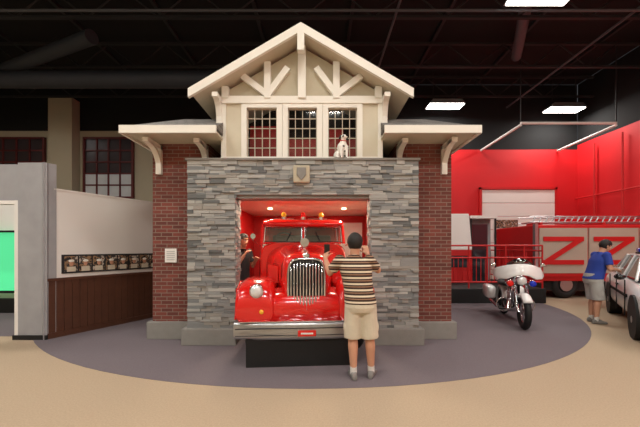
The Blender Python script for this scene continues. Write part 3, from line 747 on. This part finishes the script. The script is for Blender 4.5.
loft(bm,rs); fin('fairing',bm,M['carwhite'],K,smooth=True)
bm=bmesh.new(); rs=[]
for y,zl,zh,xb in ((-.24,1.19,1.26,.08),(-.12,1.22,1.35,.13),(0,1.24,1.38,.15),(.12,1.22,1.35,.13),(.24,1.19,1.26,.08)):
    rs.append([V((hx+.1+xb,y,zl)),V((hx+.04+xb,y,zh)),V((hx+.035+xb,y,zh)),V((hx+.095+xb,y,zl))])
loft(bm,rs); fin('windscreen',bm,M['tintglass'],K,smooth=True)
rods('kickstand',[[(.72,.12,.25),(.66,.26,.02)]],.012,C_,K)
box('radio_box',-.38,-.05,-.12,.12,.78,.98,M['carwhite'],K,bevel=.03)

# ---------------------------------------------------------------- police car
CA=empty('police_car',(7.05,6.45,0),math.atan2(-.82,-.57))
def cr(x,hw,z0,z1,p=4): return ring((x,0,(z0+z1)/2),(0,hw,0),(0,0,(z1-z0)/2),32,p)
bm=bmesh.new()
loft(bm,[cr(-2.5,.72,.42,.82),cr(-2.42,.84,.30,.95),cr(-2.1,.90,.24,1.02),cr(-1.2,.92,.22,1.03),cr(0,.93,.22,1.02),cr(.8,.92,.22,1.0),cr(1.6,.90,.23,.93),cr(2.2,.86,.28,.84),cr(2.4,.74,.36,.72)])
fin('body_shell',bm,M['carwhite'],CA,smooth=True)
bm=bmesh.new()
v=[bm.verts.new(p) for p in ((-1.8,-.80,.98),(1.0,-.80,.97),(1.0,.80,.97),(-1.8,.80,.98),(-1.1,-.60,1.42),(.3,-.60,1.42),(.3,.60,1.42),(-1.1,.60,1.42))]
for f in ((0,1,2,3),(4,5,6,7),(0,1,5,4),(1,2,6,5),(2,3,7,6),(3,0,4,7)): bm.faces.new([v[i] for i in f])
fin('greenhouse_glass',bm,M['glassd'],CA,bevel=.04)
bm=bmesh.new(); loft(bm,[ring((x,0,1.43),(0,w_,0),(0,0,h_),24,4) for x,w_,h_ in ((-1.18,.5,.015),(-1.0,.60,.035),(.15,.60,.035),(.38,.52,.015))]); fin('roof_panel',bm,M['carwhite'],CA,smooth=True)
pl=[]
for s in (-1,1):
    pl+=[[(1.0,s*.79,.98),(.3,s*.6,1.43)],[(-.15,s*.81,.98),(-.2,s*.615,1.43)],[(-1.8,s*.79,.98),(-1.1,s*.6,1.43)],[(-1.05,s*.81,.98),(-.95,s*.61,1.43)]]
rods('pillars',pl,.025,M['carwhite'],CA)
bm=bmesh.new();bm2=bmesh.new();bm3=bmesh.new()
for x in (-1.4,1.45):
    for s in (-1,1):
        torus(bm,(x,s*.82,.33),(0,1,0),.235,.095,36,12)
        addcyl(bm2,(x,s*.78,.33),(x,s*.90,.33),.18); addcyl(bm2,(x,s*.88,.33),(x,s*.93,.33),.06)
        addcyl(bm3,(x,s*.70,.37),(x,s*.925,.37),.39,None,32)
fin('tyres',bm,M['dark'],CA,smooth=True);fin('hubcaps',bm2,M['alu'],CA,auto=True);fin('wheel_wells',bm3,M['dark'],CA,auto=True)
for s in (-1,1):
    boxes('door_stripe',[(-1.0,1.0,s*.925-.012,s*.925+.012,.66,.72)],M['gloss'],CA)
    boxes('door_seams',[(x-.006,x+.006,s*.93-.01,s*.93+.01,.3,.98) for x in (-1.0,-.1,.85)],M['dark'],CA)
    box('door_handle',-.05,.12,s*.94-.015,s*.94+.015,.82,.85,M['dark'],CA,bevel=.005)
    bm=bmesh.new(); ell(bm,(.85,s*1.0,1.03),(.08,.09,.06)); fin('wing_mirror',bm,M['gloss'],CA,smooth=True)
    box('headlight',2.22,2.38,min(s*.5,s*.8),max(s*.5,s*.8),.62,.76,M['lens'],CA,bevel=.02)
    box('tail_light',-2.48,-2.36,min(s*.55,s*.82),max(s*.55,s*.82),.68,.85,M['redlens'],CA,bevel=.02)
box('front_bumper',2.2,2.5,-.82,.82,.34,.52,M['dark'],CA,bevel=.04)
box('front_grille',2.34,2.42,-.45,.45,.58,.74,M['dark'],CA,bevel=.02)
box('push_bar',2.5,2.56,-.4,.4,.3,.8,M['dark'],CA,bevel=.02)
box('lightbar_base',-.45,-.15,-.58,.58,1.46,1.50,M['dark'],CA,bevel=.01)
box('lightbar_lens_blue',-.43,-.17,-.57,0,1.5,1.58,M['bluelens'],CA,bevel=.02)
box('lightbar_lens_red',-.43,-.17,0,.57,1.5,1.58,M['redlens'],CA,bevel=.02)

# ---------------------------------------------------------------- ladder truck in the background
G=empty('ladder_truck',(6.67,10.2,0))
box('chassis',.0,4.7,.15,2.2,.25,.6,M['dark'],G)
box('body_core',.0,4.75,.05,2.3,.55,2.3,M['redflat'],G,bevel=.03)
L=[(.12,1.60,0,.06,.80,2.2),(1.66,3.18,0,.06,.80,2.2),(3.24,4.66,0,.06,.80,2.2)]
boxes('rollup_panels',L,M['tanpanel'],G)
sl_=[]
for a,b,_,_,z0,z1 in L:
    for i in range(1,14): sl_.append((a,b,-.004,.0,z0+(z1-z0)*i/14-.003,z0+(z1-z0)*i/14+.003))
boxes('panel_slats',sl_,M['tanpanel'],G)
bm=bmesh.new()
for x in (.22,1.78):
    beam(bm,(x,1.86),(x+1.25,1.86),.14,-.03,-.008); beam(bm,(x+1.18,1.86),(x+.10,1.16),.15,-.031,-.008); beam(bm,(x,1.14),(x+1.25,1.14),.14,-.032,-.009)
beam(bm,(0.1,.74),(4.7,.74),.08,-.02,.06)
fin('red_stripe_graphic',bm,M['redflat'],G)
boxes('corner_posts',[(-.03,.06,-.02,.1,.6,2.34),(4.7,4.78,-.02,.1,.6,2.34)],M['alu'],G)
rods('ladder',[[(.0,.3,2.40),(4.7,.3,2.40)],[(.0,.3,2.58),(4.7,.3,2.58)],[(0,.9,2.40),(4.7,.9,2.40)],[(0,.9,2.58),(4.7,.9,2.58)]]+[[(.1+i*.2,.3,2.40),(.2+i*.2,.3,2.58)] for i in range(23)]+[[(.1+i*.35,.3,2.40),(.1+i*.35,.9,2.40)] for i in range(13)],.02,M['alu'],G)
boxes('ladder_rests',[(x,x+.08,.25,.95,2.28,2.40) for x in (.3,2.3,4.3)],M['redflat'],G)
bm=bmesh.new();bm2=bmesh.new()
for x in (1.0,3.6):
    torus(bm,(x,.18,.43),(0,1,0),.31,.115,32,12); addcyl(bm2,(x,.07,.43),(x,.2,.43),.2)
    torus(bm,(x,2.1,.43),(0,1,0),.31,.115,32,12)
fin('tyres',bm,M['dark'],G,smooth=True);fin('hubs',bm2,M['alu'],G,auto=True)

box('display_platform',3.7,6.45,9.4,12.6,.0,.42,M['dark'],None,bevel=.02)
rl=[[(3.75,9.5,1.65),(6.4,9.5,1.65)],[(3.75,9.5,.6),(6.4,9.5,.6)],[(3.75,9.5,1.3),(6.4,9.5,1.3)],[(6.4,9.5,1.5),(6.4,12.5,1.5)],[(6.4,9.5,.6),(6.4,12.5,.6)]]
rl+=[[(3.75+i*.53,9.5,.42),(3.75+i*.53,9.5,1.66)] for i in range(6)]+[[(6.4,9.5+i*.75,.42),(6.4,9.5+i*.75,1.5)] for i in range(1,5)]
g=empty('safety_railing')
rods('rails',rl,.024,M['redflat'],g)
rods('balusters',[[(3.85+i*.13,9.5,.6),(3.85+i*.13,9.5,1.3)] for i in range(20)],.010,M['redflat'],g,6)
g=empty('information_kiosk',(4.75,11.2,.42))
prism('cabinet',[(-.4,0),(.4,0),(.4,1.1),(-.4,1.1)],'y',0,.5,M['redflat'],g,bevel=.02)
prism('head_panel',[(0,1.1),(.5,1.1),(.5,2.35),(.25,2.35)],'x',-.42,.42,M['white'],g,bevel=.02)
box('screen',-.3,.3,-.01,.02,.5,.9,M['glassd'],g)
g=empty('exhibit_booth',(5.75,11.6,.42))
boxes('posts',[(-.45,-.4,0,.05,0,2.25),(.4,.45,0,.05,0,2.25)],M['dark'],g)
box('back',-.45,.45,.4,.45,0,2.25,M['drywall'],g)
box('door',-.38,.15,.02,.05,0,2.0,M['glassd'],g)
box('top',-.48,.48,-.02,.48,2.2,2.3,M['white'],g)
g=empty('display_panel',(7.25,12.9,0))
box('board',-.45,.55,0,.05,1.9,2.75,M['white'],g)
boxes('legs',[(-.4,-.34,0,.05,0,1.9),(.44,.5,0,.05,0,1.9)],M['redflat'],g)
boxes('print',[(-.38,.48,-.01,0,2.35,2.68),(-.38,.0,-.01,0,1.97,2.28)],M['photo'],g)
rods('wall_conduit',[[(11.55,y,.1),(11.55,y,6.0)] for y in (12.6,13.9)]+[[(11.55,9,3.8),(11.55,14.9,3.8)]],.035,M['redflat'])

# ---------------------------------------------------------------- world + camera
w=bpy.data.worlds.new('World'); S.world=w; w.use_nodes=True
w.node_tree.nodes['Background'].inputs[0].default_value=(.05,.05,.055,1)
cam=bpy.data.cameras.new('camera'); co=bpy.data.objects.new('camera',cam); S.collection.objects.link(co)
co.location=(0,0,1.58); co.rotation_euler=(math.pi/2,0,0)
cam.sensor_width=36; cam.sensor_fit='HORIZONTAL'; cam.lens=36*330/640; cam.shift_y=34.5/640; cam.clip_start=.05
S.camera=co
